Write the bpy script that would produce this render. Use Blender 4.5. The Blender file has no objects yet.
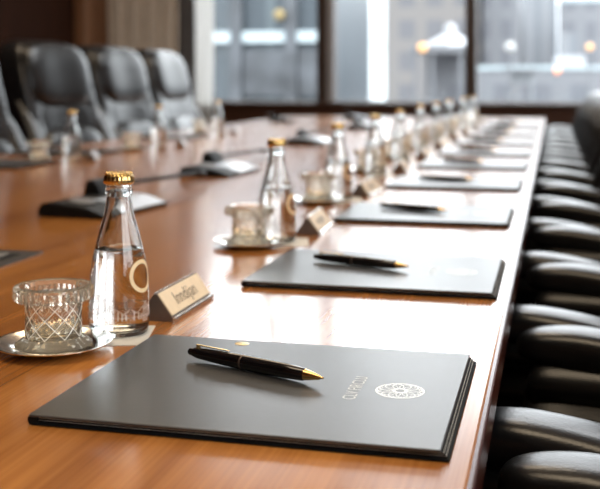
import bpy, bmesh, math, random
from mathutils import Vector, Matrix
random.seed(7)
PI = math.pi
H = 0.28            # eye height above the table top; layout unit
TZ = 0.75           # table top height
scene = bpy.context.scene
C = scene.collection

# ------------------------------------------------------------------ materials
def new_mat(name):
    m = bpy.data.materials.new(name); m.use_nodes = True
    nt = m.node_tree
    return m, nt, nt.nodes['Principled BSDF']

def setp(b, **k):
    for a, v in k.items():
        key = {'color': 'Base Color', 'rough': 'Roughness', 'metal': 'Metallic', 'ior': 'IOR', 'trans': 'Transmission Weight',
               'coat': 'Coat Weight', 'coat_rough': 'Coat Roughness', 'spec': 'Specular IOR Level', 'alpha': 'Alpha',
               'emit': 'Emission Color', 'estr': 'Emission Strength', 'sheen': 'Sheen Weight'}[a]
        if a in ('color', 'emit') and len(v) == 3: v = (*v, 1)
        b.inputs[key].default_value = v

def plain(name, color, rough=0.5, noise=0.0, nscale=40, bump=0.0, bscale=200, **k):
    m, nt, b = new_mat(name); setp(b, color=color, rough=rough, **k)
    tc = nt.nodes.new('ShaderNodeTexCoord')
    if noise:
        n = nt.nodes.new('ShaderNodeTexNoise'); n.inputs['Scale'].default_value = nscale; n.inputs['Detail'].default_value = 4
        r = nt.nodes.new('ShaderNodeValToRGB')
        lo = [max(0, c * (1 - noise)) for c in color[:3]]; hi = [min(1, c * (1 + noise)) for c in color[:3]]
        r.color_ramp.elements[0].color = (*lo, 1); r.color_ramp.elements[1].color = (*hi, 1)
        r.color_ramp.elements[0].position = .3; r.color_ramp.elements[1].position = .7
        nt.links.new(tc.outputs['Object'], n.inputs['Vector']); nt.links.new(n.outputs['Fac'], r.inputs['Fac'])
        nt.links.new(r.outputs['Color'], b.inputs['Base Color'])
    if bump:
        n = nt.nodes.new('ShaderNodeTexNoise'); n.inputs['Scale'].default_value = bscale; n.inputs['Detail'].default_value = 3
        bp = nt.nodes.new('ShaderNodeBump'); bp.inputs['Strength'].default_value = bump; bp.inputs['Distance'].default_value = .002
        nt.links.new(tc.outputs['Object'], n.inputs['Vector']); nt.links.new(n.outputs['Fac'], bp.inputs['Height'])
        nt.links.new(bp.outputs['Normal'], b.inputs['Normal'])
    return m

def wood(name, dark, light, rough, stretch=(14, 0.9, 14), detail=6, coat=0.0, spec=.5, streak=0.35, bump=0.0):
    m, nt, b = new_mat(name); setp(b, rough=rough, coat=coat, coat_rough=.16, spec=spec)
    tc = nt.nodes.new('ShaderNodeTexCoord'); mp = nt.nodes.new('ShaderNodeMapping')
    mp.inputs['Scale'].default_value = stretch
    n = nt.nodes.new('ShaderNodeTexNoise'); n.inputs['Scale'].default_value = 1.6; n.inputs['Detail'].default_value = detail
    n.inputs['Distortion'].default_value = .6
    mp2 = nt.nodes.new('ShaderNodeMapping'); mp2.inputs['Scale'].default_value = [s * 9 if s > 2 else s * 2.2 for s in stretch]
    n2 = nt.nodes.new('ShaderNodeTexNoise'); n2.inputs['Scale'].default_value = 2.0; n2.inputs['Detail'].default_value = 4
    mx = nt.nodes.new('ShaderNodeMix'); mx.inputs[0].default_value = streak
    r = nt.nodes.new('ShaderNodeValToRGB')
    r.color_ramp.elements[0].color = (*dark, 1); r.color_ramp.elements[1].color = (*light, 1)
    r.color_ramp.elements[0].position = .32; r.color_ramp.elements[1].position = .66
    L = nt.links
    L.new(tc.outputs['Object'], mp.inputs['Vector']); L.new(mp.outputs['Vector'], n.inputs['Vector'])
    L.new(tc.outputs['Object'], mp2.inputs['Vector']); L.new(mp2.outputs['Vector'], n2.inputs['Vector'])
    L.new(n.outputs['Fac'], mx.inputs[2]); L.new(n2.outputs['Fac'], mx.inputs[3])
    L.new(mx.outputs[0], r.inputs['Fac']); L.new(r.outputs['Color'], b.inputs['Base Color'])
    if bump:
        bp = nt.nodes.new('ShaderNodeBump'); bp.inputs['Strength'].default_value = bump; bp.inputs['Distance'].default_value = .001
        L.new(n2.outputs['Fac'], bp.inputs['Height']); L.new(bp.outputs['Normal'], b.inputs['Normal'])
    return m

def glass(name, color=(1, 1, 1), ior=1.45, rough=0.0):
    m = bpy.data.materials.new(name); m.use_nodes = True; nt = m.node_tree
    for n in list(nt.nodes): nt.nodes.remove(n)
    o = nt.nodes.new('ShaderNodeOutputMaterial'); g = nt.nodes.new('ShaderNodeBsdfGlass')
    g.inputs['Color'].default_value = (*color, 1); g.inputs['IOR'].default_value = ior; g.inputs['Roughness'].default_value = rough
    nt.links.new(g.outputs[0], o.inputs['Surface'])
    return m

def pane_mat():
    m = bpy.data.materials.new('window_glass'); m.use_nodes = True; nt = m.node_tree
    for n in list(nt.nodes): nt.nodes.remove(n)
    o = nt.nodes.new('ShaderNodeOutputMaterial'); t = nt.nodes.new('ShaderNodeBsdfTransparent'); g = nt.nodes.new('ShaderNodeBsdfGlossy')
    g.inputs['Roughness'].default_value = .02; t.inputs['Color'].default_value = (.95, .98, 1, 1)
    mx = nt.nodes.new('ShaderNodeMixShader'); mx.inputs['Fac'].default_value = .05
    nt.links.new(t.outputs[0], mx.inputs[1]); nt.links.new(g.outputs[0], mx.inputs[2]); nt.links.new(mx.outputs[0], o.inputs['Surface'])
    return m

def facade(name, wall, glassc, sx, sz, rough=.5, fx=.75, fz=.7):
    """window grid: brick texture used as a regular grid of panes"""
    m, nt, b = new_mat(name); setp(b, rough=rough)
    tc = nt.nodes.new('ShaderNodeTexCoord'); sep = nt.nodes.new('ShaderNodeSeparateXYZ')
    nt.links.new(tc.outputs['Object'], sep.inputs[0])
    def stripe(sock, period, duty):
        a = nt.nodes.new('ShaderNodeMath'); a.operation = 'DIVIDE'; a.inputs[1].default_value = period
        f = nt.nodes.new('ShaderNodeMath'); f.operation = 'FRACT'
        l = nt.nodes.new('ShaderNodeMath'); l.operation = 'LESS_THAN'; l.inputs[1].default_value = duty
        nt.links.new(sock, a.inputs[0]); nt.links.new(a.outputs[0], f.inputs[0]); nt.links.new(f.outputs[0], l.inputs[0])
        return l.outputs[0]
    ad = nt.nodes.new('ShaderNodeMath'); ad.operation = 'MULTIPLY'
    nt.links.new(stripe(sep.outputs['X'], sx, fx), ad.inputs[0]); nt.links.new(stripe(sep.outputs['Z'], sz, fz), ad.inputs[1])
    mx = nt.nodes.new('ShaderNodeMix'); mx.data_type = 'RGBA'
    mx.inputs[6].default_value = (*wall, 1); mx.inputs[7].default_value = (*glassc, 1)
    nt.links.new(ad.outputs[0], mx.inputs[0]); nt.links.new(mx.outputs[2], b.inputs['Base Color'])
    return m

def emis(name, color, s):
    m, nt, b = new_mat(name); setp(b, color=color, emit=color, estr=s, rough=.4)
    return m

M = {}
M['table'] = wood('varnished_wood', (.30, .095, .018), (.63, .25, .058), .20, spec=.7, coat=.6)
M['table_edge'] = wood('dark_red_wood', (.06, .012, .008), (.11, .025, .014), .25)
M['dark_wood'] = wood('dark_panel_wood', (.016, .0055, .0028), (.034, .0115, .005), .75, stretch=(8, 8, .7), spec=.04)
M['mid_wood'] = wood('brown_panel_wood', (.16, .07, .033), (.26, .125, .06), .4, stretch=(8, 8, .7))
M['sill_wood'] = wood('sill_wood', (.035, .012, .006), (.065, .024, .011), .35, stretch=(.8, 9, 9))
M['frame'] = plain('window_frame_bronze', (.045, .026, .018), .4, noise=.2)
M['frame_light'] = plain('window_frame_grey', (.30, .28, .27), .4, noise=.1)
M['pane'] = pane_mat()
M['carpet'] = plain('carpet', (.05, .035, .03), .95, noise=.35, nscale=60, bump=.5)
M['plaster'] = plain('ceiling_plaster', (.55, .47, .38), .8, noise=.04)
M['beige_wall'] = plain('beige_wall', (.42, .34, .26), .8, noise=.06, nscale=8)
M['curtain'] = plain('curtain_fabric', (.76, .67, .56), .85, noise=.12, nscale=25, bump=.2, sheen=.3)
M['curtain_dark'] = plain('grey_curtain_fabric', (.15, .14, .135), .85, noise=.12, nscale=25)
M['sheer'] = plain('sheer_fabric', (.85, .83, .78), .9, noise=.05, nscale=30)
nt_ = M['sheer'].node_tree; tl_ = nt_.nodes.new('ShaderNodeBsdfTranslucent'); tl_.inputs[0].default_value = (.50, .49, .47, 1)
mx_ = nt_.nodes.new('ShaderNodeMixShader'); mx_.inputs[0].default_value = .6
nt_.links.new(nt_.nodes['Principled BSDF'].outputs[0], mx_.inputs[1]); nt_.links.new(tl_.outputs[0], mx_.inputs[2])
nt_.links.new(mx_.outputs[0], [n for n in nt_.nodes if n.type == 'OUTPUT_MATERIAL'][0].inputs['Surface'])
M['leather'] = plain('black_leather', (.009, .0095, .011), .30, noise=.25, nscale=20, bump=.12, bscale=320, spec=.6)
M['leather_soft'] = plain('soft_black_leather', (.007, .0075, .0085), .29, noise=.25, nscale=14, bump=.12, bscale=260, spec=.42)
M['black_metal'] = plain('black_metal', (.02, .02, .021), .35, metal=.6, noise=.2)
M['folder'] = plain('charcoal_leatherette', (.040, .039, .038), .31, noise=.08, nscale=90, bump=.06, bscale=700, spec=.8)
M['folder_dark'] = plain('black_board', (.006, .006, .006), .7, noise=.2, spec=.12)
M['paper'] = plain('cream_paper', (.72, .68, .60), .8, noise=.04)
M['foil'] = plain('pale_foil', (.78, .76, .71), .42, metal=.85, noise=.15, nscale=600)
M['faint_foil'] = plain('faint_foil', (.52, .50, .46), .42, metal=.85, noise=.25, nscale=400)
M['gold_foil'] = plain('gold_foil', (.80, .66, .38), .35, metal=.6, noise=.15, nscale=300)
M['pen_black'] = plain('pen_lacquer', (.006, .005, .006), .16, noise=.2, coat=.5)
M['gold'] = plain('polished_gold', (.86, .60, .25), .22, metal=1, noise=.08)
M['cap_gold'] = plain('gold_crown_cap', (.78, .55, .22), .24, metal=1, noise=.2, nscale=300)
M['silver'] = plain('polished_silver', (.80, .77, .72), .16, metal=1, noise=.06, nscale=60)
M['glass'] = glass('clear_glass', (.985, .99, .985), 1.47)
def crystal(name, milk):
    m = glass(name, (1, .985, .95), 1.5, .0); nt = m.node_tree
    o = [n for n in nt.nodes if n.type == 'OUTPUT_MATERIAL'][0]; g = [n for n in nt.nodes if n.type == 'BSDF_GLASS'][0]
    d = nt.nodes.new('ShaderNodeBsdfPrincipled'); setp(d, color=(1, .94, .80), rough=.15, spec=.9)
    tr = nt.nodes.new('ShaderNodeBsdfTranslucent'); tr.inputs[0].default_value = (1, .94, .82, 1)
    m2 = nt.nodes.new('ShaderNodeMixShader'); m2.inputs[0].default_value = .5
    nt.links.new(d.outputs[0], m2.inputs[1]); nt.links.new(tr.outputs[0], m2.inputs[2])
    mx = nt.nodes.new('ShaderNodeMixShader'); mx.inputs['Fac'].default_value = milk
    nt.links.new(g.outputs[0], mx.inputs[1]); nt.links.new(m2.outputs[0], mx.inputs[2]); nt.links.new(mx.outputs[0], o.inputs['Surface'])
    return m
M['crystal'] = crystal('cut_crystal', .05)
M['crystal_foot'] = crystal('fluted_crystal', .13)
M['crystal_line'] = plain('bright_cut_line', (.97, .95, .90), .2, noise=.04, spec=.9)
M['water'] = glass('water', (.99, .995, 1), 1.333)
M['frost'] = plain('frosted_print', (.95, .92, .86), .5, alpha=.45, noise=.05)
M['ring_print'] = plain('gold_print', (.95, .72, .42), .5, metal=.0, noise=.08)
M['card_plate'] = plain('champagne_plate', (.88, .68, .43), .40, metal=.1, noise=.05, nscale=80)
M['card_ink'] = plain('engraved_ink', (.07, .035, .02), .6, noise=.2)
M['card_side'] = plain('smoked_metal', (.16, .12, .10), .35, metal=.6, noise=.15)
M['plastic'] = plain('black_plastic', (.006, .006, .006), .5, spec=.15, noise=.2)
M['screen'] = plain('sheen_tinted_screen', (.58, .64, .74), .30, noise=.08, coat=.2)  # window sheen on the display put into its pale blue base colour
M['dial'] = plain('grey_dial', (.18, .18, .19), .4, noise=.1)
M['port_plate'] = plain('anodised_plate', (.10, .095, .09), .35, metal=.7, noise=.15)
M['port_slot'] = plain('pale_slot_trim', (.45, .44, .42), .3, metal=.6, noise=.1)
M['ground'] = plain('street_paving', (.20, .20, .205), .8, noise=.12, nscale=.6)
M['bA'] = facade('blue_grey_facade', (.070, .088, .097), (.038, .05, .06), 1.42, 6.0, .35, fx=.86, fz=.95)
M['bA_low'] = plain('dark_shopfront', (.06, .065, .072), .35, noise=.5, nscale=1.4)
M['bA_band'] = plain('pale_band', (.36, .42, .44), .6, noise=.08, nscale=3)
M['bB'] = facade('bright_glass_facade', (.52, .60, .62), (.78, .84, .84), .60, 2.2, .3, fx=.80, fz=.93)
M['bC'] = facade('warm_grey_facade', (.135, .125, .12), (.095, .095, .103), 1.3, 1.5, .6, fx=.6, fz=.6)
M['bD'] = facade('pale_grey_facade', (.155, .16, .172), (.115, .12, .135), 1.1, 1.6, .6, fx=.5, fz=.6)
M['bE'] = facade('white_grey_facade', (.185, .193, .205), (.14, .152, .168), 1.0, 40, .6, fx=.45, fz=.97)
M['canopy'] = plain('canopy_grey', (.12, .125, .135), .5, noise=.1)
M['kiosk'] = plain('kiosk_grey', (.17, .185, .195), .5, noise=.1)
M['white_wall'] = plain('white_render', (.40, .41, .43), .7, noise=.04, nscale=2)
M['lamp_warm'] = emis('warm_lamp', (.75, .38, .14), .6)
M['lamp_dim'] = emis('dim_lamp', (.22, .16, .06), .22)
M['lamp_red'] = emis('red_lamp', (.9, .33, .18), .7)
M['lamp_white'] = emis('white_lamp', (.35, .35, .34), .35)

# ------------------------------------------------------------------ mesh helpers
def obj(name, bm, mat, parent=None, smooth=True, loc=None, rz=0.0, angle=40):
    me = bpy.data.meshes.new(name)
    bmesh.ops.recalc_face_normals(bm, faces=bm.faces[:])
    if smooth:
        for f in bm.faces: f.smooth = True
        ca = math.radians(angle)
        for e in bm.edges:
            if len(e.link_faces) == 2 and e.calc_face_angle(0) > ca: e.smooth = False
    bm.to_mesh(me); bm.free()
    me.materials.append(M[mat] if isinstance(mat, str) else mat)
    o = bpy.data.objects.new(name, me); C.objects.link(o)
    if parent is not None: o.parent = parent
    if loc is not None: o.location = loc
    o.rotation_euler.z = rz
    return o

def tag(o, label=None, cat=None, group=None, kind=None):
    if label: o['label'] = label
    if cat: o['category'] = cat
    if group: o['group'] = group
    if kind: o['kind'] = kind
    return o

def thing(name, label, cat, loc=(0, 0, 0), rz=0.0, group=None):
    o = bpy.data.objects.new(name, None); C.objects.link(o); o.empty_display_size = .05
    o.location = loc; o.rotation_euler = (0, 0, rz)
    return tag(o, label, cat, group)

def kids(o): return [c for c in C.objects if c.parent is o]
def dup(root, loc, rz, label, group=None):
    r = root.copy(); C.objects.link(r); r.location = loc; r.rotation_euler = (0, 0, rz); r['label'] = label
    if group: r['group'] = group
    for ch in list(root.children):
        c = ch.copy(); C.objects.link(c); c.parent = r
        for g in list(ch.children):
            d = g.copy(); C.objects.link(d); d.parent = c
    return r

def place(root, first, loc, rz, label, group):
    if first:
        root.location = loc; root.rotation_euler = (0, 0, rz); root['label'] = label; root['group'] = group
        return root
    return dup(root, loc, rz, label, group)

def BM(): return bmesh.new()

def box(bm, x0, x1, y0, y1, z0, z1, bev=0.0, seg=2):
    r = bmesh.ops.create_cube(bm, size=1)
    vs = r['verts']
    for v in vs:
        v.co = Vector(((x0 + x1) / 2 + v.co.x * (x1 - x0), (y0 + y1) / 2 + v.co.y * (y1 - y0), (z0 + z1) / 2 + v.co.z * (z1 - z0)))
    if bev:
        es = list({e for v in vs for e in v.link_edges})
        bmesh.ops.bevel(bm, geom=es, offset=bev, segments=seg, profile=.5, affect='EDGES')
    return bm

def rbox(bm, sx, sy, sz, n=(10, 10, 10), p=5.0, fn=None, loc=(0, 0, 0)):
    """superellipsoid-rounded box grid with an optional deform of the normalised and real coordinate"""
    tmp = bmesh.new()
    bmesh.ops.create_cube(tmp, size=2)
    bmesh.ops.subdivide_edges(tmp, edges=tmp.edges[:], cuts=max(n), use_grid_fill=True)
    off = len(bm.verts); mp = {}
    for v in tmp.verts:
        c = v.co
        l = (abs(c.x) ** p + abs(c.y) ** p + abs(c.z) ** p) ** (1 / p)
        q = c / l
        w = Vector((q.x * sx / 2, q.y * sy / 2, q.z * sz / 2))
        if fn: w = Vector(fn(w, q))
        mp[v] = bm.verts.new(w + Vector(loc))
    for f in tmp.faces: bm.faces.new([mp[v] for v in f.verts])
    tmp.free()
    return bm

def lathe(bm, prof, seg=48, rfn=None, axis='z', close=False):
    """prof: list of (r, z). r==0 ends collapse to a point."""
    rings = []
    def pt(r, z, a):
        if rfn: r = rfn(r, z, a)
        x, y = r * math.cos(a), r * math.sin(a)
        return (x, y, z) if axis == 'z' else (z, x, y)
    for r, z in prof:
        if r <= 1e-7: rings.append([bm.verts.new((0, 0, z) if axis == 'z' else (z, 0, 0))])
        else: rings.append([bm.verts.new(pt(r, z, 2 * PI * k / seg)) for k in range(seg)])
    pairs = list(zip(rings, rings[1:]))
    if close: pairs.append((rings[-1], rings[0]))
    for a, b in pairs:
        for k in range(seg):
            k2 = (k + 1) % seg
            q = []
            for v in (a[k % len(a)], a[k2 % len(a)], b[k2 % len(b)], b[k % len(b)]):
                if v not in q: q.append(v)
            if len(q) >= 3: bm.faces.new(q)
    return bm

def tube(bm, pts, rads, seg=10, flat=1.0, cap=True):
    pts = [Vector(p) for p in pts]
    if not hasattr(rads, '__len__'): rads = [rads] * len(pts)
    rings = []
    for i, p in enumerate(pts):
        d = (pts[min(i + 1, len(pts) - 1)] - pts[max(i - 1, 0)]).normalized()
        up = Vector((0, 0, 1)) if abs(d.z) < .95 else Vector((0, 1, 0))
        s = d.cross(up).normalized(); u = s.cross(d).normalized()
        rings.append([bm.verts.new(p + s * math.cos(2 * PI * k / seg) * rads[i] + u * math.sin(2 * PI * k / seg) * rads[i] * flat) for k in range(seg)])
    for a, b in zip(rings, rings[1:]):
        for k in range(seg): bm.faces.new((a[k], a[(k + 1) % seg], b[(k + 1) % seg], b[k]))
    if cap: bm.faces.new(rings[0]); bm.faces.new(rings[-1])
    return bm

def prism(bm, poly, y0, y1):
    """polygon in x,z extruded along y"""
    a = [bm.verts.new((x, y0, z)) for x, z in poly]; b = [bm.verts.new((x, y1, z)) for x, z in poly]
    n = len(poly); bm.faces.new(a); bm.faces.new(b[::-1])
    for k in range(n): bm.faces.new((a[k], b[k], b[(k + 1) % n], a[(k + 1) % n]))
    return bm

def annulus(bm, cx, cy, z, r0, r1, seg=40, a0=0, a1=2 * PI):
    full = abs(a1 - a0 - 2 * PI) < 1e-6
    n = seg if full else seg + 1
    I = [bm.verts.new((cx + r0 * math.cos(a0 + (a1 - a0) * k / seg), cy + r0 * math.sin(a0 + (a1 - a0) * k / seg), z)) for k in range(n)]
    O = [bm.verts.new((cx + r1 * math.cos(a0 + (a1 - a0) * k / seg), cy + r1 * math.sin(a0 + (a1 - a0) * k / seg), z)) for k in range(n)]
    for k in range(seg): bm.faces.new((I[k], O[k], O[(k + 1) % n], I[(k + 1) % n]))
    return bm

def text_bm(s, size, width=1.0):
    cu = bpy.data.curves.new('lettering', 'FONT'); cu.body = s; cu.size = size; cu.align_x = 'CENTER'; cu.align_y = 'CENTER'
    cu.resolution_u = 3
    o = bpy.data.objects.new('lettering', cu); C.objects.link(o)
    bpy.context.view_layer.update()
    me = bpy.data.meshes.new_from_object(o.evaluated_get(bpy.context.evaluated_depsgraph_get()))
    bm = BM(); bm.from_mesh(me)
    bpy.data.objects.remove(o); bpy.data.curves.remove(cu); bpy.data.meshes.remove(me)
    for v in bm.verts: v.co.x *= width
    return bm

ORD = ['nearest', 'second', 'third', 'fourth', 'fifth', 'sixth', 'seventh', 'eighth', 'ninth', 'tenth', 'eleventh', 'twelfth', 'thirteenth', 'fourteenth', 'fifteenth']

# ------------------------------------------------------------------ setting
def struct(name, bm, mat, parent=None, smooth=False):
    return tag(obj(name, bm, mat, parent, smooth), kind='structure')

XL, XR, YB, YF, ZC = -4.23, 2.3, -2.6, 9.24, 3.8
WB, WT = .823, 3.62
struct('floor', box(BM(), XL - .2, XR + .2, YB - .2, YF + .2, -.1, 0), 'carpet')
struct('ceiling', box(BM(), XL - .2, XR + .2, YB - .2, YF + .25, ZC, ZC + .1), 'plaster')
struct('wall_left', box(BM(), XL - .2, XL, YB - .2, YF + .2, 0, ZC), 'dark_wood')
struct('wall_back', box(BM(), XL, XR, YB - .2, YB, 0, ZC), 'mid_wood')
b = BM(); box(b, XR, XR + .2, YB, -2.0, 0, ZC); box(b, XR, XR + .2, 1.0, YF + .2, 0, ZC)
box(b, XR, XR + .2, -2.0, 1.0, 0, .9); box(b, XR, XR + .2, -2.0, 1.0, 3.5, ZC)
struct('wall_right', b, 'mid_wood')
b = BM(); box(b, XL, XR, YF, YF + .2, 0, WB - .03); box(b, XL, XR, YF, YF + .2, WT, ZC)
box(b, XL, -3.48, YF, YF + .2, WB - .03, WT); box(b, .98, XR, YF, YF + .2, WB - .03, WT)
struct('wall_far', b, 'dark_wood')
b = BM(); box(b, XL + .1, XR, YF - .1, YF, .10, .785, .004); box(b, XL + .1, XR, YF - .13, YF, WB - .035, WB, .006)
struct('trim_1', b, 'sill_wood')
b = BM(); box(b, XL, XL + .10, 8.50, YF - .02, 0, ZC, .006)
struct('trim_2', b, 'mid_wood')
struct('baseboard_left', box(BM(), XL, XL + .02, YB, 8.5, 0, .14, .003), 'dark_wood')
def window(n, x0, x1, left_bar, right_bar):
    b = BM()
    box(b, x0 - left_bar, x0, YF - .03, YF + .14, WB, WT); box(b, x1, x1 + right_bar, YF - .03, YF + .14, WB, WT)
    box(b, x0 - left_bar, x1 + right_bar, YF - .02, YF + .14, WB, WB + .012); box(b, x0 - left_bar, x1 + right_bar, YF - .03, YF + .14, WT - .05, WT)
    w = struct('window_%d' % n, b, 'frame')
    g = obj('window_pane', box(BM(), x0, x1, YF + .08, YF + .088, WB + .012, WT - .05), 'pane', w, False)
    return w
window(1, -3.42, -2.13, .06, .09)
w2 = window(2, -1.97, -.765, .07, .05)
window(3, -.665, .93, .05, .05)
b = BM(); box(b, -2.03, -1.965, YF - .045, YF - .03, WB, WT)
obj('grey_inner_post', b, 'frame_light', w2, False)
# unseen side window, added to light the high-back chairs from the right
b = BM()
for y in (-2.0, -.54, .92): box(b, XR - .02, XR + .12, y, y + .08, .9, 3.5)
box(b, XR - .02, XR + .12, -2.0, 1.0, .9, .95); box(b, XR - .02, XR + .12, -2.0, 1.0, 3.45, 3.5)
w = struct('window_4', b, 'frame')
obj('window_pane', box(BM(), XR + .06, XR + .068, -1.92, .92, .95, 3.45), 'pane', w, False)

# curtains
def drape(name, x0, x1, y, z0, z1, folds, amp, mat, label, seed=0):
    rnd = random.Random(seed)
    bm = BM(); n = folds * 10; rows = 14
    ph = [rnd.uniform(-.5, .5) for _ in range(folds + 2)]
    g = []
    for j in range(rows + 1):
        z = z0 + (z1 - z0) * j / rows; row = []
        for i in range(n + 1):
            u = i / n
            k = u * folds; p = ph[int(k)] * (1 - k % 1) + ph[int(k) + 1] * (k % 1)
            a = amp * (1.0 + .25 * math.sin(3.1 * k + 1.3 * z)) * (1.15 - .3 * j / rows)
            row.append(bm.verts.new((x0 + (x1 - x0) * u + .012 * math.sin(2 * z + 5 * u), y + a * math.sin(2 * PI * k + p), z)))
        g.append(row)
    for j in range(rows):
        for i in range(n): bm.faces.new((g[j][i], g[j][i + 1], g[j + 1][i + 1], g[j + 1][i]))
    return tag(obj(name, bm, mat, smooth=True, angle=180), label, 'curtain')
drape('curtain', -4.12, -3.42, YF - .24, .02, ZC - .05, 9, .05, 'curtain', 'wide beige-grey pleated drape hanging between the brown wood pilaster and the grey drape', 1)
drape('curtain', -3.43, -3.27, YF - .20, .02, ZC - .05, 3, .03, 'curtain_dark', 'narrow dark grey drape hanging beside the white sheer strip', 2)
drape('sheer_curtain', -3.28, -3.10, YF - .17, .02, ZC - .05, 3, .014, 'sheer', 'narrow bright white sheer curtain strip at the edge of the blue-grey window', 3)

# ------------------------------------------------------------------ conference table
X0, X1, Y0, Y1 = -7.2 * H, -.188 * H, .12, 27.6 * H
tab = thing('conference_table', 'very long varnished orange-brown wooden conference table running towards the windows', 'table', (0, 0, 0))
obj('table_top', box(BM(), X0 + .004, X1 - .004, Y0 + .004, Y1 - .004, TZ - .034, TZ, .003), 'table', tab, False)
b = BM()
for (a, c, d, e) in ((X0, X0 + .02, Y0, Y1), (X1 - .02, X1, Y0, Y1), (X0 + .02, X1 - .02, Y0, Y0 + .02), (X0 + .02, X1 - .02, Y1 - .02, Y1)):
    box(b, a, c, d, e, TZ - .034, TZ - .0008, .002)
tag(obj('edge_band', b, 'table_edge', tab, False), 'dark red-brown edge band')
for y in (1.3, 3.9, 6.5):
    b = BM(); box(b, -1.30, -.76, y - .35, y + .35, .05, TZ - .034, .01); box(b, -1.36, -.70, y - .42, y + .42, 0, .05, .01)
    obj('pedestal', b, 'table_edge', tab, False)

# flush connection panel in the table top
pp = thing('cable_port_panel', 'dark grey metal connection panel set flush in the table near the small crystal cup', 'panel', (-3.23 * H, 4.93 * H, TZ))
obj('frame', box(BM(), -.105, .105, -.12, .12, .0002, .0025, .001), 'port_plate', pp, False)
for k, x in enumerate((-.06, -.005, .05)):
    b = BM(); box(b, x, x + .012, -.085, .085, .0025, .0040, .0006)
    obj('slot_trim', b, 'port_slot', pp, False)
    obj('slot', box(BM(), x + .013, x + .032, -.085, .085, .0025, .0032, .0003), 'plastic', pp, False)

# ------------------------------------------------------------------ folder, pen
FW, FD, FT = 1.19 * H, .96 * H, .0090
def make_folder():
    r = thing('folder', 'x', 'folder')
    def cover_fn(w, q): return w
    b = BM(); box(b, -FW / 2, FW / 2, -FD / 2, FD / 2, FT - .0022, FT, .0010, 3)
    obj('front_cover', b, 'folder', r, False)
    b = BM(); box(b, -FW / 2 + .002, FW / 2 + .0065, -FD / 2 + .0005, FD / 2 - .001, .0002, .0024, .0010, 3)
    obj('back_cover', b, 'folder_dark', r, False)
    # spine along the -X edge wraps round both covers
    b = BM(); tube(b, [(-FW / 2 + .0032, -FD / 2 + .0012, FT / 2), (-FW / 2 + .0032, FD / 2 - .0012, FT / 2)], .0044, 14)
    obj('spine', b, 'folder_dark', r)
    for (ext, z0, z1, m) in ((.0048, .0025, .0034, 'folder_dark'), (.0038, .0035, .0038, 'paper'), (.0034, .0039, .0052, 'folder_dark'), (.0019, .0053, .0056, 'paper'), (.0015, .0057, FT - .0023, 'folder_dark')):
        o = obj('sheet', box(BM(), -FW / 2 + .004, FW / 2 + ext, -FD / 2 + .004, FD / 2 - .003, z0, z1), m, r, False)
        if m == 'paper': tag(o, 'cream paper sheet')
    # round lattice emblem
    b = BM(); cx, cy, z = .117, 0, FT + .0002
    annulus(b, cx, cy, z, .0208, .0215, 56); annulus(b, cx, cy, z, .0058, .0065, 28)
    for k in range(12):
        a = 2 * PI * k / 12
        annulus(b, cx + .0125 * math.cos(a), cy + .0125 * math.sin(a), z + .00002, .0078, .0084, 30)
    for k in range(24):
        a = 2 * PI * k / 24
        annulus(b, cx + .0185 * math.cos(a), cy + .0185 * math.sin(a), z + .00004, .0017, .0021, 12)
    tag(obj('emblem', b, 'foil', r, False), 'pale round lattice emblem')
    b = text_bm('CLV FIRCLU', .0165, .78)
    o = obj('lettering', b, 'faint_foil', r, False, (.078, 0, FT + .0002), PI / 2)
    tag(o, 'pale vertical lettering')
    return r

def make_pen():
    r = thing('pen', 'x', 'pen')
    R = .0070
    b = BM(); lathe(b, [(0, .006), (.0040, .006), (.0052, .012), (.0062, .03), (R, .060), (R, .066)], 24, axis='x'); obj('barrel', b, 'pen_black', r)
    b = BM(); lathe(b, [(0, .068), (R, .068), (.0071, .09), (.0068, .115), (.0058, .136), (.0050, .1375), (0, .1375)], 24, axis='x'); obj('grip', b, 'pen_black', r)
    b = BM(); lathe(b, [(0, .0655), (.0070, .0660), (.0072, .067), (.0070, .0680), (0, .0685)], 24, axis='x'); obj('ring', b, 'card_side', r)
    b = BM(); lathe(b, [(0, .137), (.0051, .137), (.0046, .141), (.0020, .153), (.0011, .1545), (.0009, .157), (0, .1572)], 20, axis='x'); tag(obj('tip', b, 'gold', r), 'gold conical tip')
    b = BM(); lathe(b, [(0, 0), (.0026, .0004), (.0034, .002), (.0034, .005), (.0040, .0065), (0, .0065)], 18, axis='x'); obj('button', b, 'pen_black', r)
    b = BM(); box(b, .012, .050, -.0011, .0011, .0072, .0084, .0004); box(b, .010, .014, -.0014, .0014, .0040, .0084, .0004)
    tag(obj('clip', b, 'gold', r, False), 'slim gold clip')
    return r

SF = [2.67, 4.70, 7.0, 9.3, 11.5, 13.5, 15.8, 18.2, 20.7, 23.3]
TF = [-.88, -.865, -.90, -.90, -.90, -.90, -.90, -.90, -.90, -.90]
fold, pen = make_folder(), make_pen()
for k, s in enumerate(SF):
    y = (s + .48) * H; x = TF[k] * H
    lf = ('large charcoal portfolio folder lying nearest, with sharp pale emblem and lettering' if k == 0 else
          '%s charcoal folder counted from the near end along the right edge of the table' % ORD[k])
    f = place(fold, k == 0, (x, y, TZ), 0, lf, 'charcoal folders along the right table edge')
    lp = ('large sharp black pen with gold tip on the nearest folder' if k == 0 else
          'black and gold pen lying on the %s folder from the near end' % ORD[k])
    px, py = (-1.228, .67) if k == 0 else (-1.24 - .03 * (k > 1), .60)
    place(pen, k == 0, (px * H, (s + py) * H, TZ + FT + .0072), math.radians(-21 + (0, 3, 2, 6, -4, 5, 0, 3, 2, 4)[k]), lp, 'pens lying on the folders')
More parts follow.
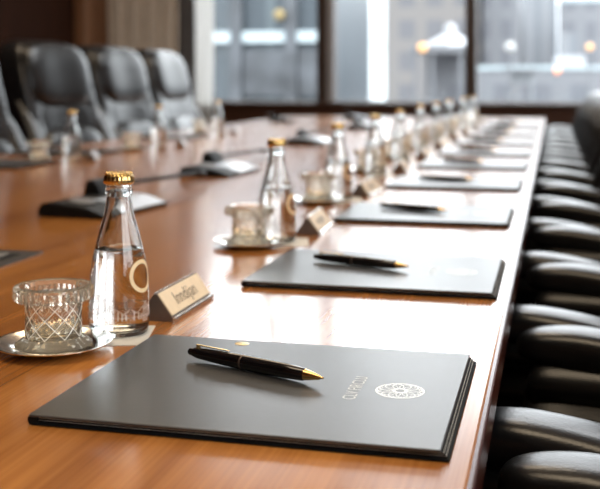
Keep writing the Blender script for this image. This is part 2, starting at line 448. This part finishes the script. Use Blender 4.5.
# small gold foil spot near the back edge of the nearest folder
b = BM(); lathe(b, [(0, FT + .0006), (.006, FT + .0005), (.0066, FT + .0001)], 20)
for v in b.verts: v.co.x *= 1.15
sp = tag(obj('foil_sticker', b, 'gold_foil', None, True, (-1.108 * H, 3.575 * H, TZ)), 'tiny round gold foil sticker near the back edge of the nearest folder', 'sticker')

# ------------------------------------------------------------------ bottle
BP = [(0, .0012), (.022, .0014), (.0285, 0), (.0318, .0022), (.0330, .008), (.0333, .020), (.0331, .036), (.0324, .052), (.0308, .070), (.0283, .086), (.0250, .100), (.0212, .114), (.0178, .126),
      (.0156, .135), (.0145, .143), (.0137, .150), (.0137, .1525), (.0152, .1545), (.0154, .158), (.0142, .1600), (.0140, .1625), (.0149, .164), (.0149, .1665), (.0138, .168), (.0138, .1705)]
def brad(z):
    for (r0, z0), (r1, z1) in zip(BP[3:], BP[4:]):
        if z0 <= z <= z1: return r0 + (r1 - r0) * (z - z0) / max(1e-6, z1 - z0)
    return BP[-1][0]
WL = .0925
def make_bottle():
    r = thing('water_bottle', 'x', 'bottle')
    inner = [(.0105, .1705), (.0108, .150), (.0121, .140), (.0150, .126), (.0186, .114), (.0225, .100), (.0258, .086), (.0284, .070), (.0300, .052), (.0307, .036), (.0309, .020), (.0304, .010), (.027, .0065), (.015, .0062), (0, .0062)]
    b = BM(); lathe(b, BP + inner, 72); obj('bottle_glass', b, 'glass', r, angle=60)
    wat = [(0, WL), (.0240, WL), (.0268, WL + .0008)]
    rr = [q for q in inner if q[1] < WL - .003]
    b = BM(); lathe(b, wat + [(q[0] + (.0004 if q[0] else 0), q[1] - (.0004 if q[1] < .008 else 0)) for q in rr], 72); tag(obj('water', b, 'water', r, angle=50), 'clear water filling just over half')
    fl = lambda R, z, a: R * (1 + (.055 * abs(math.cos(10.5 * a)) if .1642 < z < .1745 else 0))
    b = BM(); lathe(b, [(.0128, .1650), (.0152, .1645), (.0164, .1660), (.0160, .1695), (.0155, .1728), (.0142, .1752), (.0112, .1766), (.006, .1772), (0, .1773)], 126, fl)
    for k in range(21):
        a = 2 * PI * (k + .5) / 21
        bmesh.ops.create_icosphere(b, subdivisions=1, radius=.0021, matrix=Matrix.Translation((.0136 * math.cos(a), .0136 * math.sin(a), .1754)))
    tag(obj('crown_cap', b, 'cap_gold', r, angle=60), 'gold crimped crown cap')
    # printed gold ring on the side facing the folder
    b = BM(); zc, phi0, seg = .065, math.radians(-13), 48
    I, O = [], []
    for k in range(seg):
        a = 2 * PI * k / seg
        for L, rho in ((I, .0134), (O, .0178)):
            z = zc + rho * math.sin(a); R = brad(z) + .0004; ph = phi0 + rho * math.cos(a) / R
            L.append(b.verts.new((R * math.cos(ph), R * math.sin(ph), z)))
    for k in range(seg): b.faces.new((I[k], O[k], O[(k + 1) % seg], I[(k + 1) % seg]))
    tag(obj('ring_emblem', b, 'ring_print', r), 'gold ring printed on the glass')
    # frosted skyline print round the lower body
    b = BM()
    def strip(p0, p1, z0, z1, h=.0008, n=8):
        prev = None
        for k in range(n + 1):
            u = k / n; ph = p0 + (p1 - p0) * u; z = z0 + (z1 - z0) * u
            q = []
            for dz in (-h / 2, h / 2):
                R = brad(z + dz) + .0004; q.append(b.verts.new((R * math.cos(ph), R * math.sin(ph), z + dz)))
            if prev: b.faces.new((prev[0], q[0], q[1], prev[1]))
            prev = q
    def post(ph, z0, z1, w=.03):
        q = []
        for p, z in ((ph - w / 2, z0), (ph + w / 2, z0), (ph + w / 2, z1), (ph - w / 2, z1)):
            R = brad(z) + .0004; q.append(b.verts.new((R * math.cos(p), R * math.sin(p), z)))
        b.faces.new(q)
    base = math.radians(-66)
    for rep in range(5):
        o = base + rep * 2 * PI / 5 - .25
        strip(o - .60, o + .60, .0225, .0225, .0007)
        for ph, z1 in ((-.12, .034), (-.05, .0375), (.03, .0375), (.10, .034)): post(o + ph, .016, z1)
        strip(o - .14, o + .12, .0300, .0300); strip(o - .08, o + .06, .0360, .0375)
        strip(o - .15, o - .42, .0325, .0265, .0010); strip(o + .13, o + .40, .0325, .0265, .0010)
        strip(o - .40, o - .60, .0265, .0310, .0012); strip(o + .40, o + .60, .0265, .0310, .0012)
        for ph in (-.5, -.33, -.22, .22, .35, .48): post(o + ph, .0195, .0275 + .002 * math.sin(9 * ph), .05)
        strip(o - .10, o + .10, .0165, .0165)
    tag(obj('skyline_print', b, 'frost', r), 'frosted line print round the lower body')
    return r
def make_coaster():
    b = BM(); box(b, -.043, .043, -.043, .043, .0001, .0011, .0003)
    r = tag(obj('paper_coaster', b, 'paper', None, False), 'x', 'coaster')
    return r

# ------------------------------------------------------------------ crystal cup, saucer, name card
def make_cup():
    r = thing('crystal_cup', 'x', 'cup')
    b = BM(); seg, rows = 160, 26
    zb, zt = .012, .051
    prof = [(0, .0065), (.016, .0065), (.0225, .0075)]
    outer = [(.0292 - .0010 * math.sin(PI * j / rows), zb + (zt - zb) * j / rows) for j in range(rows + 1)]
    inner = [(.0252, zt), (.0248, .030), (.0236, .018), (.020, .0145), (0, .014)]
    def cut(R, z, a):
        if R < .0275 or z < zb - 1e-6 or z > zt + 1e-6: return R
        u = a / (2 * PI) * 11; v = (z - zb) / (zt - zb) * 2.4
        d1 = abs(((u + v * .62) % 1) - .5) * 2; d2 = abs(((u - v * .62) % 1) - .5) * 2
        g = min(1 - d1, 1 - d2)
        k = max(0.0, 1 - g / .30)
        facet = .0009 * min(d1, d2)
        return R - .0006 * k + facet
    lathe(b, prof + outer + inner, seg, cut); obj('bowl', b, 'crystal', r, angle=25)
    b = BM(); N = 9
    for sg in (-1, 1):
        for k in range(N):
            pts = []
            for j in range(13):
                u = j / 12; a = 2 * PI * (k / N + sg * u * 1.9 / N); R = .0293 - .0010 * math.sin(PI * u)
                pts.append((R * math.cos(a), R * math.sin(a), .0125 + .0375 * u))
            tube(b, pts, .00042, 6)
    tag(obj('cut_lattice', b, 'crystal_line', r), 'bright diagonal cut lattice')
    b = BM(); lathe(b, [(.0256, .0500), (.0262, .0600), (.0290, .0636), (.0350, .0642), (.0398, .0634), (.0408, .0612), (.0408, .0525), (.0398, .0504), (.034, .0500)], 64, lambda R, z, a: R * (1 + (.022 * (round(a / (2 * PI) * 64) % 2) - .011 if R > .036 else 0)), close=True)
    tag(obj('rim', b, 'crystal_foot', r, False), 'thick glass rim band')
    b = BM(); fr = lambda R, z, a: R * (1 + (.05 * (round(a / (2 * PI) * 56) % 2) - .025 if R > .03 else 0))
    lathe(b, [(0, .0010), (.026, .0010), (.0368, .0014), (.0392, .0032), (.0372, .0056), (.0345, .0072), (.0322, .0094), (.0290, .0118), (.0200, .0122), (0, .0122)], 56, fr)
    tag(obj('foot', b, 'crystal_foot', r, False), 'flared fluted glass foot')
    return r
def make_saucer():
    b = BM(); lathe(b, [(0, .0004), (.030, .0004), (.034, .0012), (.048, .0052), (.0585, .0085), (.0606, .0096), (.0608, .0104), (.0598, .0106), (.0570, .0098), (.047, .0066), (.040, .0048), (.0385, .0036), (0, .0036)], 72)
    return tag(obj('saucer', b, 'silver', None, True), 'x', 'saucer')
def make_card():
    r = thing('name_card_stand', 'x', 'name card')
    L, hx, hz = .136, .022, .0315
    b = BM(); prism(b, [(-hx, .0003), (hx, .0003), (hx, .0040), (.0015, hz), (-.0015, hz), (-hx, .0030)], -L / 2, L / 2); obj('stand', b, 'card_side', r, False)
    d = Vector((.0015 - hx, 0, hz - .0040)).normalized(); nrm = Vector((d.z, 0, -d.x))
    base = Vector((hx, 0, .0040))
    bm = BM(); ln = (Vector((.0015, 0, hz)) - base).length
    q = [base + d * a + nrm * c for a, c in ((.0035, .0001), (ln - .0005, .0001), (ln - .0005, .0012), (.0035, .0012))]
    prism(bm, [(v.x, v.z) for v in q], -L / 2 + .002, L / 2 - .002)
    tag(obj('name_plate', bm, 'card_plate', r, False), 'champagne gold name plate')
    bm = BM(); tube(bm, [(hx + .0010, -L / 2, .0030), (hx + .0010, L / 2, .0030)], .0028, 10); tube(bm, [(0, -L / 2, hz + .0006), (0, L / 2, hz + .0006)], .0014, 8)
    tag(obj('edge_rail', bm, 'silver', r), 'polished silver edge rail')
    t = text_bm('Inndijan', .0235, .98)
    mid = base + d * (ln * .54) + nrm * .00135
    mat = Matrix(((0, d.x, nrm.x, mid.x), (1, 0, 0, mid.y), (0, d.z, nrm.z, mid.z), (0, 0, 0, 1)))
    t.transform(mat)
    tag(obj('lettering', t, 'card_ink', r, False), 'dark engraved lettering')
    return r

bot, coa, cup, sau, card = make_bottle(), make_coaster(), make_cup(), make_saucer(), make_card()
RB = [(-1.664, 3.73), (-1.66, 6.08), (-1.75, 8.35), (-1.82, 10.6), (-1.85, 12.6), (-1.86, 14.7), (-1.88, 16.9), (-1.88, 19.1), (-1.81, 21.5), (-1.80, 23.9)]
RC = [(-1.796, 3.44), (-1.775, 5.87), (-1.86, 8.1), (-1.97, 10.95), (-2.0, 12.9), (-2.0, 15.0), (-2.0, 17.2), (-2.0, 19.4), (-1.95, 21.8), (-1.95, 24.2)]
RK = [(-1.60, 4.19, 0), (-1.55, 6.62, 3), (-1.60, 8.85, -3), (-1.62, 11.1, 4), (-1.62, 13.1, 0), (-1.62, 15.2, -4), (-1.62, 17.4, 3), (-1.62, 19.6, 0), (-1.62, 22.0, 2), (-1.62, 24.3, 0)]
LBs = [(-5.69, 11.36), (-5.54, 13.8), (-5.85, 17.4)]
LCs = [(-6.2, 11.5), (-5.80, 13.45), (-6.45, 18.1)]
LKs = [(-5.60, 11.75, 200), (-5.45, 14.5, 195), (-5.80, 18.3, 190)]
gB, gC, gK = 'gold-capped water bottles standing on the table', 'cut crystal cups on saucers', 'name card stands on the table'
SAU = .0036
n = 0
for row, bs, cs, ks in (('right', RB, RC, RK), ('left', LBs, LCs, LKs)):
    for k, (t, s) in enumerate(bs):
        where = ('in the row beside the charcoal folders' if row == 'right' else 'in the row beside the high-back chairs')
        lb = ('large sharp water bottle with gold cap standing on the cream coaster nearest the viewer' if row == 'right' and k == 0 else
              '%s gold-capped water bottle %s' % (ORD[k], where))
        zc = .0011 if row == 'right' else 0
        place(bot, n == 0, (t * H, s * H, TZ + zc), math.radians((0, 4, -8, 10, 0, 6, -5, 3, 0, 5)[k]) + (PI if row == 'left' else 0), lb, gB)
        if row == 'right':
            place(coa, n == 0, (t * H + (-.004 if k == 0 else .014), s * H - (.013 if k == 0 else .006), TZ), math.radians(14), '%s square cream paper coaster under a bottle of the row beside the folders' % ORD[k], 'paper coasters under the bottles')
        t, s = cs[k]
        lc = ('large sharp cut crystal cup with lattice pattern on the nearest silver saucer' if n == 0 else '%s cut crystal cup %s' % (ORD[k], where))
        place(cup, n == 0, (t * H, s * H, TZ + SAU), .1 * k, lc, gC)
        place(sau, n == 0, (t * H, s * H, TZ), 0, '%s round silver saucer under a crystal cup %s' % (ORD[k], where), 'silver saucers under the cups')
        t, s, a = ks[k]
        lk = ('sharp triangular name card stand with champagne plate beside the nearest bottle' if n == 0 else '%s triangular name card stand %s' % (ORD[k], where))
        place(card, n == 0, (t * H, s * H, TZ), math.radians(a), lk, gK)
        n += 1

# folders in front of the high-back chairs
for k, (t, s) in enumerate(((-6.42, 10.75), (-6.45, 12.7), (-6.5, 16.65))):
    f = dup(fold, (t * H, s * H, TZ), PI, '%s dark folder lying before the high-back leather chairs' % ORD[k], 'dark folders before the high-back chairs')

# ------------------------------------------------------------------ conference microphones
def make_mic():
    r = thing('conference_microphone', 'x', 'microphone')
    prof = [(-.080, .0004), (.080, .0004), (.082, .006), (.030, .022), (-.052, .030), (-.074, .026), (-.082, .010)]
    b = BM(); prism(b, prof, -.135, .135); bmesh.ops.bevel(b, geom=b.edges[:], offset=.003, segments=2, affect='EDGES'); obj('console', b, 'plastic', r, False)
    sl = (.006 - .022) / .052
    b = BM(); q = [(-.010, .0258), (.030, .0220), (.078, .0076), (.0782, .0084), (.0304, .0232), (-.0098, .0270)]
    prism(b, q, -.035, .125); obj('display', b, 'screen', r, False)
    b = BM(); lathe(b, [(0, .0), (.026, 0), (.029, .003), (.022, .0055), (.012, .004), (0, .004)], 32)
    o = obj('speaker_dial', b, 'dial', r, True, (-.012, -.075, .0262)); o.rotation_euler.y = math.radians(6)
    b = BM(); prism(b, [(-.078, .018), (-.030, .026), (-.046, .056), (-.060, .062), (-.070, .058)], .03, .115); bmesh.ops.bevel(b, geom=b.edges[:], offset=.004, segments=2, affect='EDGES'); obj('microphone_mount', b, 'plastic', r, False)
    pts = [(-.055, .10 + .01 * i, .046 - .0012 * i + .0003 * i * 0) for i in range(3)] + [(-.056 + .004 * math.sin(k * .5), .13 + .055 * k, .042 - .0016 * k) for k in range(9)]
    b = BM(); tube(b, pts, .0055, 10); g = obj('gooseneck', b, 'plastic', r)
    e = Vector(pts[-1]); b = BM(); tube(b, [e + Vector((0, -.004, 0)), e + Vector((0, 0, 0)), e + Vector((0, .045, -.003)), e + Vector((0, .052, -.004))], [.006, .0085, .0085, .005], 14)
    obj('microphone_capsule', b, 'plastic', r)
    return r
mic = make_mic()
mics = [(-3.33, 7.22, -6, 'black wedge microphone console behind the nearest bottle'),
        (-3.46, 10.4, -2, 'second black microphone console from the near end, with pale sheen-coloured display'),
        (-3.70, 15.6, 0, 'third black microphone console, near the middle of the table'),
        (-3.75, 20.6, 0, 'fourth black microphone console along the middle of the table'),
        (-6.3, 23.6, 20, 'small distant microphone console near the far corner by the curtains'),
        (-4.9, 25.6, 10, 'most distant microphone console before the dark window sill')]
for k, (t, s, a, lab) in enumerate(mics):
    place(mic, k == 0, (t * H, s * H, TZ), math.radians(a), lab, 'conference microphones along the table')

# ------------------------------------------------------------------ high-back chairs (left row), facing +X; origin on floor below the back
def make_exec():
    r = thing('executive_chair', 'x', 'chair')
    W = .52; z0, z1 = .46, 1.215; zm = (z0 + z1) / 2; hh = z1 - z0
    def lean(z): return -.25 * (z - z0)        # backwards with height
    def back_fn(w, q):
        x, y, z = w; u = y / (W / 2); zr = (z + hh / 2) / hh
        y *= 1 - .10 * max(0, zr - .75) * 2
        x += .05 * abs(u) ** 3 * (1 - .4 * zr) + .06 * max(0, .55 - zr) * abs(u) ** 4
        return (x - .02 + lean(z + zm), y, z + zm)
    b = BM(); rbox(b, .19, W, hh, (14, 14, 14), 5, back_fn); obj('backrest', b, 'leather', r)
    # head cushion and lumbar cushion
    def cush(zc, hz, w, d, off):
        def fn(v, q):
            x, y, z = v
            return (x + off + lean(z + zc) + .03 * abs(y / (W / 2)) ** 2, y, z + zc)
        bb = BM(); rbox(bb, d, w, hz, (14, 14, 14), 3.2, fn); return bb
    obj('head_cushion', cush(1.055, .31, .47, .15, .035), 'leather_soft', r)
    obj('back_cushion', cush(.84, .20, .42, .06, .050), 'leather_soft', r)
    obj('lumbar_cushion', cush(.68, .28, .44, .17, .045), 'leather_soft', r)
    b = BM(); rbox(b, .50, .50, .13, (10, 10, 10), 5, lambda w, q: (w.x + .28, w.y, w.z + .46 + .012 * (1 - q.x * q.x) * (1 - q.y * q.y))); obj('seat', b, 'leather_soft', r)
    for sgn in (-1, 1):
        y = sgn * (W / 2 - .005)
        b = BM(); tube(b, [(-.10, y * .97, .93), (-.035, y, .84), (.01, y * 1.02, .745), (.09, y * 1.03, .65), (.24, y * 1.03, .635), (.33, y * 1.03, .625), (.37, y * 1.03, .59), (.37, y * 1.03, .48)],
                       [.025, .04, .046, .046, .044, .042, .036, .03], 14, .8); obj('armrest', b, 'leather', r)
    b = BM(); lathe(b, [(0, .05), (.028, .05), (.028, .25), (.022, .26), (.022, .40), (.09, .405), (0, .41)], 20)
    for v in b.verts: v.co.x += .26
    obj('gas_column', b, 'black_metal', r)
    for k in range(5):
        a = 2 * PI * k / 5 + .3; dx, dy = math.cos(a), math.sin(a)
        b = BM(); tube(b, [(.26 + .02 * dx, .02 * dy, .11), (.26 + .29 * dx, .29 * dy, .075)], [.028, .018], 8); lg = obj('base_leg', b, 'black_metal', r)
        b = BM(); bmesh.ops.create_uvsphere(b, u_segments=14, v_segments=8, radius=.03, matrix=Matrix.Translation((.26 + .285 * dx, .285 * dy, .0305))); obj('caster', b, 'plastic', lg)
    return r
ex = make_exec()
labs = ['high-back black leather chair cut off at the left, only its sloping side showing', 'high-back black leather chair with the largest full back, second from the near end',
        'third high-back black leather chair, between the largest back and the one by the curtains', 'farthest high-back black leather chair, standing nearest the curtains']
for k, s in enumerate((12.45, 15.4, 18.0, 20.55)):
    place(ex, k == 0, (-8.02 * H + .08 + (0, 0, 0, .0)[k], s * H, 0), math.radians((-9, -10, -8, -3)[k]), labs[k], 'high-back black leather chairs')

# ------------------------------------------------------------------ low chairs tucked along the right edge, facing -X; origin on floor below the table edge
def make_low():
    r = thing('leather_armchair', 'x', 'chair')
    W = .46
    def seat_fn(w, q):
        x, y, z = w
        rib = .007 * abs(math.sin(PI * (y / W + .5) * 7)) if q.z > .5 else 0
        return (x - .02, y, z + .49 + rib)
    b = BM(); rbox(b, .46, W - .08, .14, (34, 34, 34), 7, seat_fn); tag(obj('seat', b, 'leather_soft', r), 'channel-stitched black seat')
    def back_fn(w, q):
        x, y, z = w; zr = z / .52 + .5
        x += .18 * max(0, zr - .2) - .05 * abs(q.y) ** 3
        rib = .006 * abs(math.sin(PI * zr * 6)) if q.x < -.5 else 0
        return (x + .215 - rib, y * (1 - .12 * max(0, zr - .7)), z + .69)
    b = BM(); rbox(b, .11, W, .52, (20, 20, 20), 3.6, back_fn); obj('backrest', b, 'leather', r)
    for sg in (-1, 1):
        y0 = sg * (W / 2 - .04)
        def arm_fn(w, q, y0=y0):
            x, y, z = w
            xr = q.x * .5 + .5
            return (x + .115, y + y0, z + .672 - .05 * xr + .012 * math.sin(PI * xr) - .02 * max(0, .25 - xr))
        b = BM(); rbox(b, .32, .085, .058, (14, 14, 14), 3.2, arm_fn); a = obj('armrest', b, 'leather', r)
        def ap_fn(w, q, y0=y0):
            x, y, z = w
            rib = .010 * abs(math.sin(PI * (q.z * .5 + .5) * 4))
            return (x + .11, y + y0 + (rib if q.y > 0 else -rib) * (abs(q.y) > .4) * 1.4 - (.075 * (.5 - q.z * .5) if (q.y > 0) == (y0 < 0) else 0) * (1 if y0 > 0 else -1), z + .55)
        b = BM(); rbox(b, .28, .06, .22, (20, 20, 20), 6, ap_fn); obj('arm_panel', b, 'leather_soft', r)
    for sx in (-.2, .2):
        for sy in (-.17, .17):
            b = BM(); tube(b, [(sx, sy, .43), (sx * 1.05, sy * 1.05, 0)], [.020, .014], 10); obj('leg', b, 'black_metal', r)
    return r
low = make_low()
for k in range(15):
    s = 3.7 + 1.75 * (k - 1) + .72
    lab = '%s low black leather armchair tucked against the right table edge' % ORD[k]
    place(low, k == 0, (X1 + .020, s * H, 0), math.radians(-9), lab, 'low armchairs along the right table edge')

# ------------------------------------------------------------------ outside the windows
struct('ground', box(BM(), -45, 35, YF + .25, 90, -.25, -.05), 'ground')
def building(name, label, x0, x1, y, depth, h, mat, loc=None):
    r = thing(name, label, 'building', ((x0 + x1) / 2, y, -.05)); hw = (x1 - x0) / 2
    b = BM(); box(b, -hw, hw, 0, depth, 0, h); obj('facade', b, mat, r, False)
    b = BM(); box(b, -hw - .02, hw + .02, -.06, depth, h, h + .25); obj('parapet', b, 'bA_band', r, False)
    return r, hw
r, hw = building('office_building', 'blue-grey building with pale horizontal band beyond the window by the curtains', -9.6, -4.78, 21.0, 6, 4.6, 'bA')
obj('band', box(BM(), -hw, hw, -.16, 0, 1.88, 2.12), 'bA_band', r, False)
obj('shopfront', box(BM(), -hw + 3.15, hw, -.10, 0, .75, 1.72), 'bA_low', r, False)
for x in (.60, 1.81): obj('pilaster', box(BM(), x - .13, x + .13, -.2, 0, .0, 4.6), 'bA_low', r, False)
b = BM(); bmesh.ops.create_uvsphere(b, u_segments=16, v_segments=10, radius=.12, matrix=Matrix.Translation((1.61, -.35, 2.45))); o = obj('wall_lamp', b, 'lamp_dim', r)
r, hw = building('glass_building', 'bright bluish-white glass building beyond the middle window', -6.6, -4.98, 28.0, 3.0, 6.0, 'bB')
r, hw = building('grey_building', 'warm grey building behind the canopy pavilion', -7.8, -3.70, 47.6, 9, 6.6, 'bC')
r, hw = building('pale_building', 'pale grey building right of the dark window post', -3.5, -1.70, 53.2, 9, 7.2, 'bD')
r, hw = building('white_tower', 'tall pale tower standing behind the kiosk', -2.6, .25, 67.2, 9, 9, 'bE')
r, hw = building('pale_building', 'low pale grey building at the edge of the window beside the armchair backs', .35, 5.2, 56.0, 9, 5.2, 'bD')
pv = thing('canopy_pavilion', 'small pavilion with dark flat canopy and white pyramid roof', 'pavilion', (-2.46, 22.4, -.05))
obj('canopy', box(BM(), -.62, .62, 0, 2.6, 1.68, 1.82, .01), 'canopy', pv, False)
for x in (-.5, -.12, .5): obj('post', box(BM(), x - .035, x + .035, .05, .12, 0, 1.68), 'canopy', pv, False)
obj('screen_wall', box(BM(), -.55, .55, 2.4, 2.5, 0, 1.68), 'bD', pv, False)
b = BM(); lathe(b, [(0, 1.82), (.60, 1.82), (.60, 1.90), (.16, 2.14), (.12, 2.36), (0, 2.40)], 4)
for v in b.verts: v.co.y += 1.3; v.co.x += .15
obj('pyramid_roof', b, 'white_wall', pv, False)
def lamp(label, x, y, z, rad, mat):
    r = thing('street_lamp', label, 'lamp', (x, y, -.05))
    b = BM(); bmesh.ops.create_uvsphere(b, u_segments=18, v_segments=12, radius=rad, matrix=Matrix.Translation((0, 0, z + .05))); obj('globe', b, mat, r)
    b = BM(); tube(b, [(0, 0, 0), (0, 0, z + .05 - rad * .9)], [.03, .02], 8); obj('pole', b, 'canopy', r)
lamp('glowing orange globe lamp before the canopy pavilion', -2.72, 21.84, 1.72, .10, 'lamp_warm')
lamp('white globe lamp beside the kiosk', -.96, 24.0, 1.79, .12, 'lamp_white')
lamp('reddish lamp before the white block', .09, 23.8, 1.24, .075, 'lamp_red')
lamp('orange lamp at the edge of the window above the armchair backs', .80, 23.8, 1.77, .075, 'lamp_warm')
k = thing('street_kiosk', 'small grey kiosk with flat overhanging roof beyond the window', 'kiosk', (-.75, 25.2, -.05))
obj('kiosk_body', box(BM(), -.27, .27, 0, .8, 0, 1.25), 'kiosk', k, False)
obj('kiosk_roof', box(BM(), -.42, .42, -.15, .9, 1.25, 1.36), 'canopy', k, False)
obj('kiosk_panel', box(BM(), -.22, .22, -.02, 0, .5, 1.05), 'bD', k, False)
w = thing('white_block', 'bright white rendered block with stepped top beyond the window', 'building', (.51, 33.6, -.05))
b = BM(); box(b, -.48, .48, 0, 2, 0, 1.85); obj('block', b, 'white_wall', w, False)
b = BM(); box(b, -.24, .24, .1, 1.8, 1.85, 2.6); obj('upper_block', b, 'bE', w, False)
fn = thing('garden_wall', 'long low grey wall standing behind the kiosk', 'wall', (-.6, 30.8, -.05))
obj('wall_body', box(BM(), -2.0, 2.6, 0, .2, 0, 1.38), 'bD', fn, False); obj('coping', box(BM(), -2.02, 2.62, -.05, .25, 1.38, 1.5), 'bA_band', fn, False)

# ------------------------------------------------------------------ light
wd = bpy.data.worlds.new('overcast_sky'); scene.world = wd; wd.use_nodes = True
nt = wd.node_tree; bg = nt.nodes['Background']
gm = nt.nodes.new('ShaderNodeNewGeometry'); sp_ = nt.nodes.new('ShaderNodeSeparateXYZ'); ml = nt.nodes.new('ShaderNodeMath'); ml.operation = 'MULTIPLY'
ml.inputs[1].default_value = -1.0; rp = nt.nodes.new('ShaderNodeValToRGB')
rp.color_ramp.elements[0].color = (.15, .165, .18, 1); rp.color_ramp.elements[0].position = .0
rp.color_ramp.elements[1].color = (1, 1, 1, 1); rp.color_ramp.elements[1].position = .22
nt.links.new(gm.outputs['Incoming'], sp_.inputs[0]); nt.links.new(sp_.outputs['Z'], ml.inputs[0])   # overcast sky, brighter overhead than at the horizon
nt.links.new(ml.outputs[0], rp.inputs['Fac']); nt.links.new(rp.outputs['Color'], bg.inputs['Color'])
bg.inputs['Strength'].default_value = 7.5

def area(name, loc, rot, sx, sy, power, color, portal=False):
    l = bpy.data.lights.new(name, 'AREA'); l.shape = 'RECTANGLE'; l.size = sx; l.size_y = sy; l.energy = power; l.color = color
    if portal: l.cycles.is_portal = True
    o = bpy.data.objects.new(name, l); C.objects.link(o); o.location = loc; o.rotation_euler = rot
    return o
area('far_window_portal', (-1.1, YF + .18, (WB + WT) / 2), (-PI / 2, 0, 0), 4.1, WT - WB, 1, (1, 1, 1), True)
area('side_window_portal', (XR + .16, -.5, 2.2), (0, PI / 2, 0), 2.6, 3.0, 1, (1, 1, 1), True)
area('added_ceiling_fill', (-.5, .7, ZC - .03), (0, 0, 0), 2.4, 1.2, 52, (1, .80, .56))  # added warm fill over the near end, no fixture; lifts the armchair ribs
area('added_ceiling_fill', (.2, 5.9, ZC - .03), (0, 0, 0), 2.6, 1.5, 110, (.93, .97, 1))  # added cool fill, no fixture; puts highlights on the high-back cushions
area('added_ceiling_fill', (-1.6, 4.2, ZC - .03), (0, 0, 0), 2.4, 1.0, 55, (1, .80, .56))  # added warm fill for the table wood, no fixture

# ------------------------------------------------------------------ camera
cd = bpy.data.cameras.new('camera'); cam = bpy.data.objects.new('camera', cd); C.objects.link(cam)
cam.location = (0, 0, TZ + H); cam.rotation_euler = (PI / 2, 0, math.radians(13.96))
cd.sensor_fit = 'HORIZONTAL'; cd.sensor_width = 36; cd.lens = 36 * 1018 / 600
cd.shift_y = -(244.5 - 80) / 600
cd.dof.use_dof = True; cd.dof.focus_distance = .95; cd.dof.aperture_fstop = 6.3
cd.clip_start = .02; cd.clip_end = 300
scene.camera = cam
scene.view_settings.view_transform = 'Standard'; scene.view_settings.look = 'None'; scene.view_settings.exposure = 0
cy = scene.cycles
cy.use_denoising = True; cy.max_bounces = 14; cy.transmission_bounces = 14; cy.transparent_max_bounces = 12; cy.glossy_bounces = 6
cy.sample_clamp_indirect = 6; cy.blur_glossy = .5
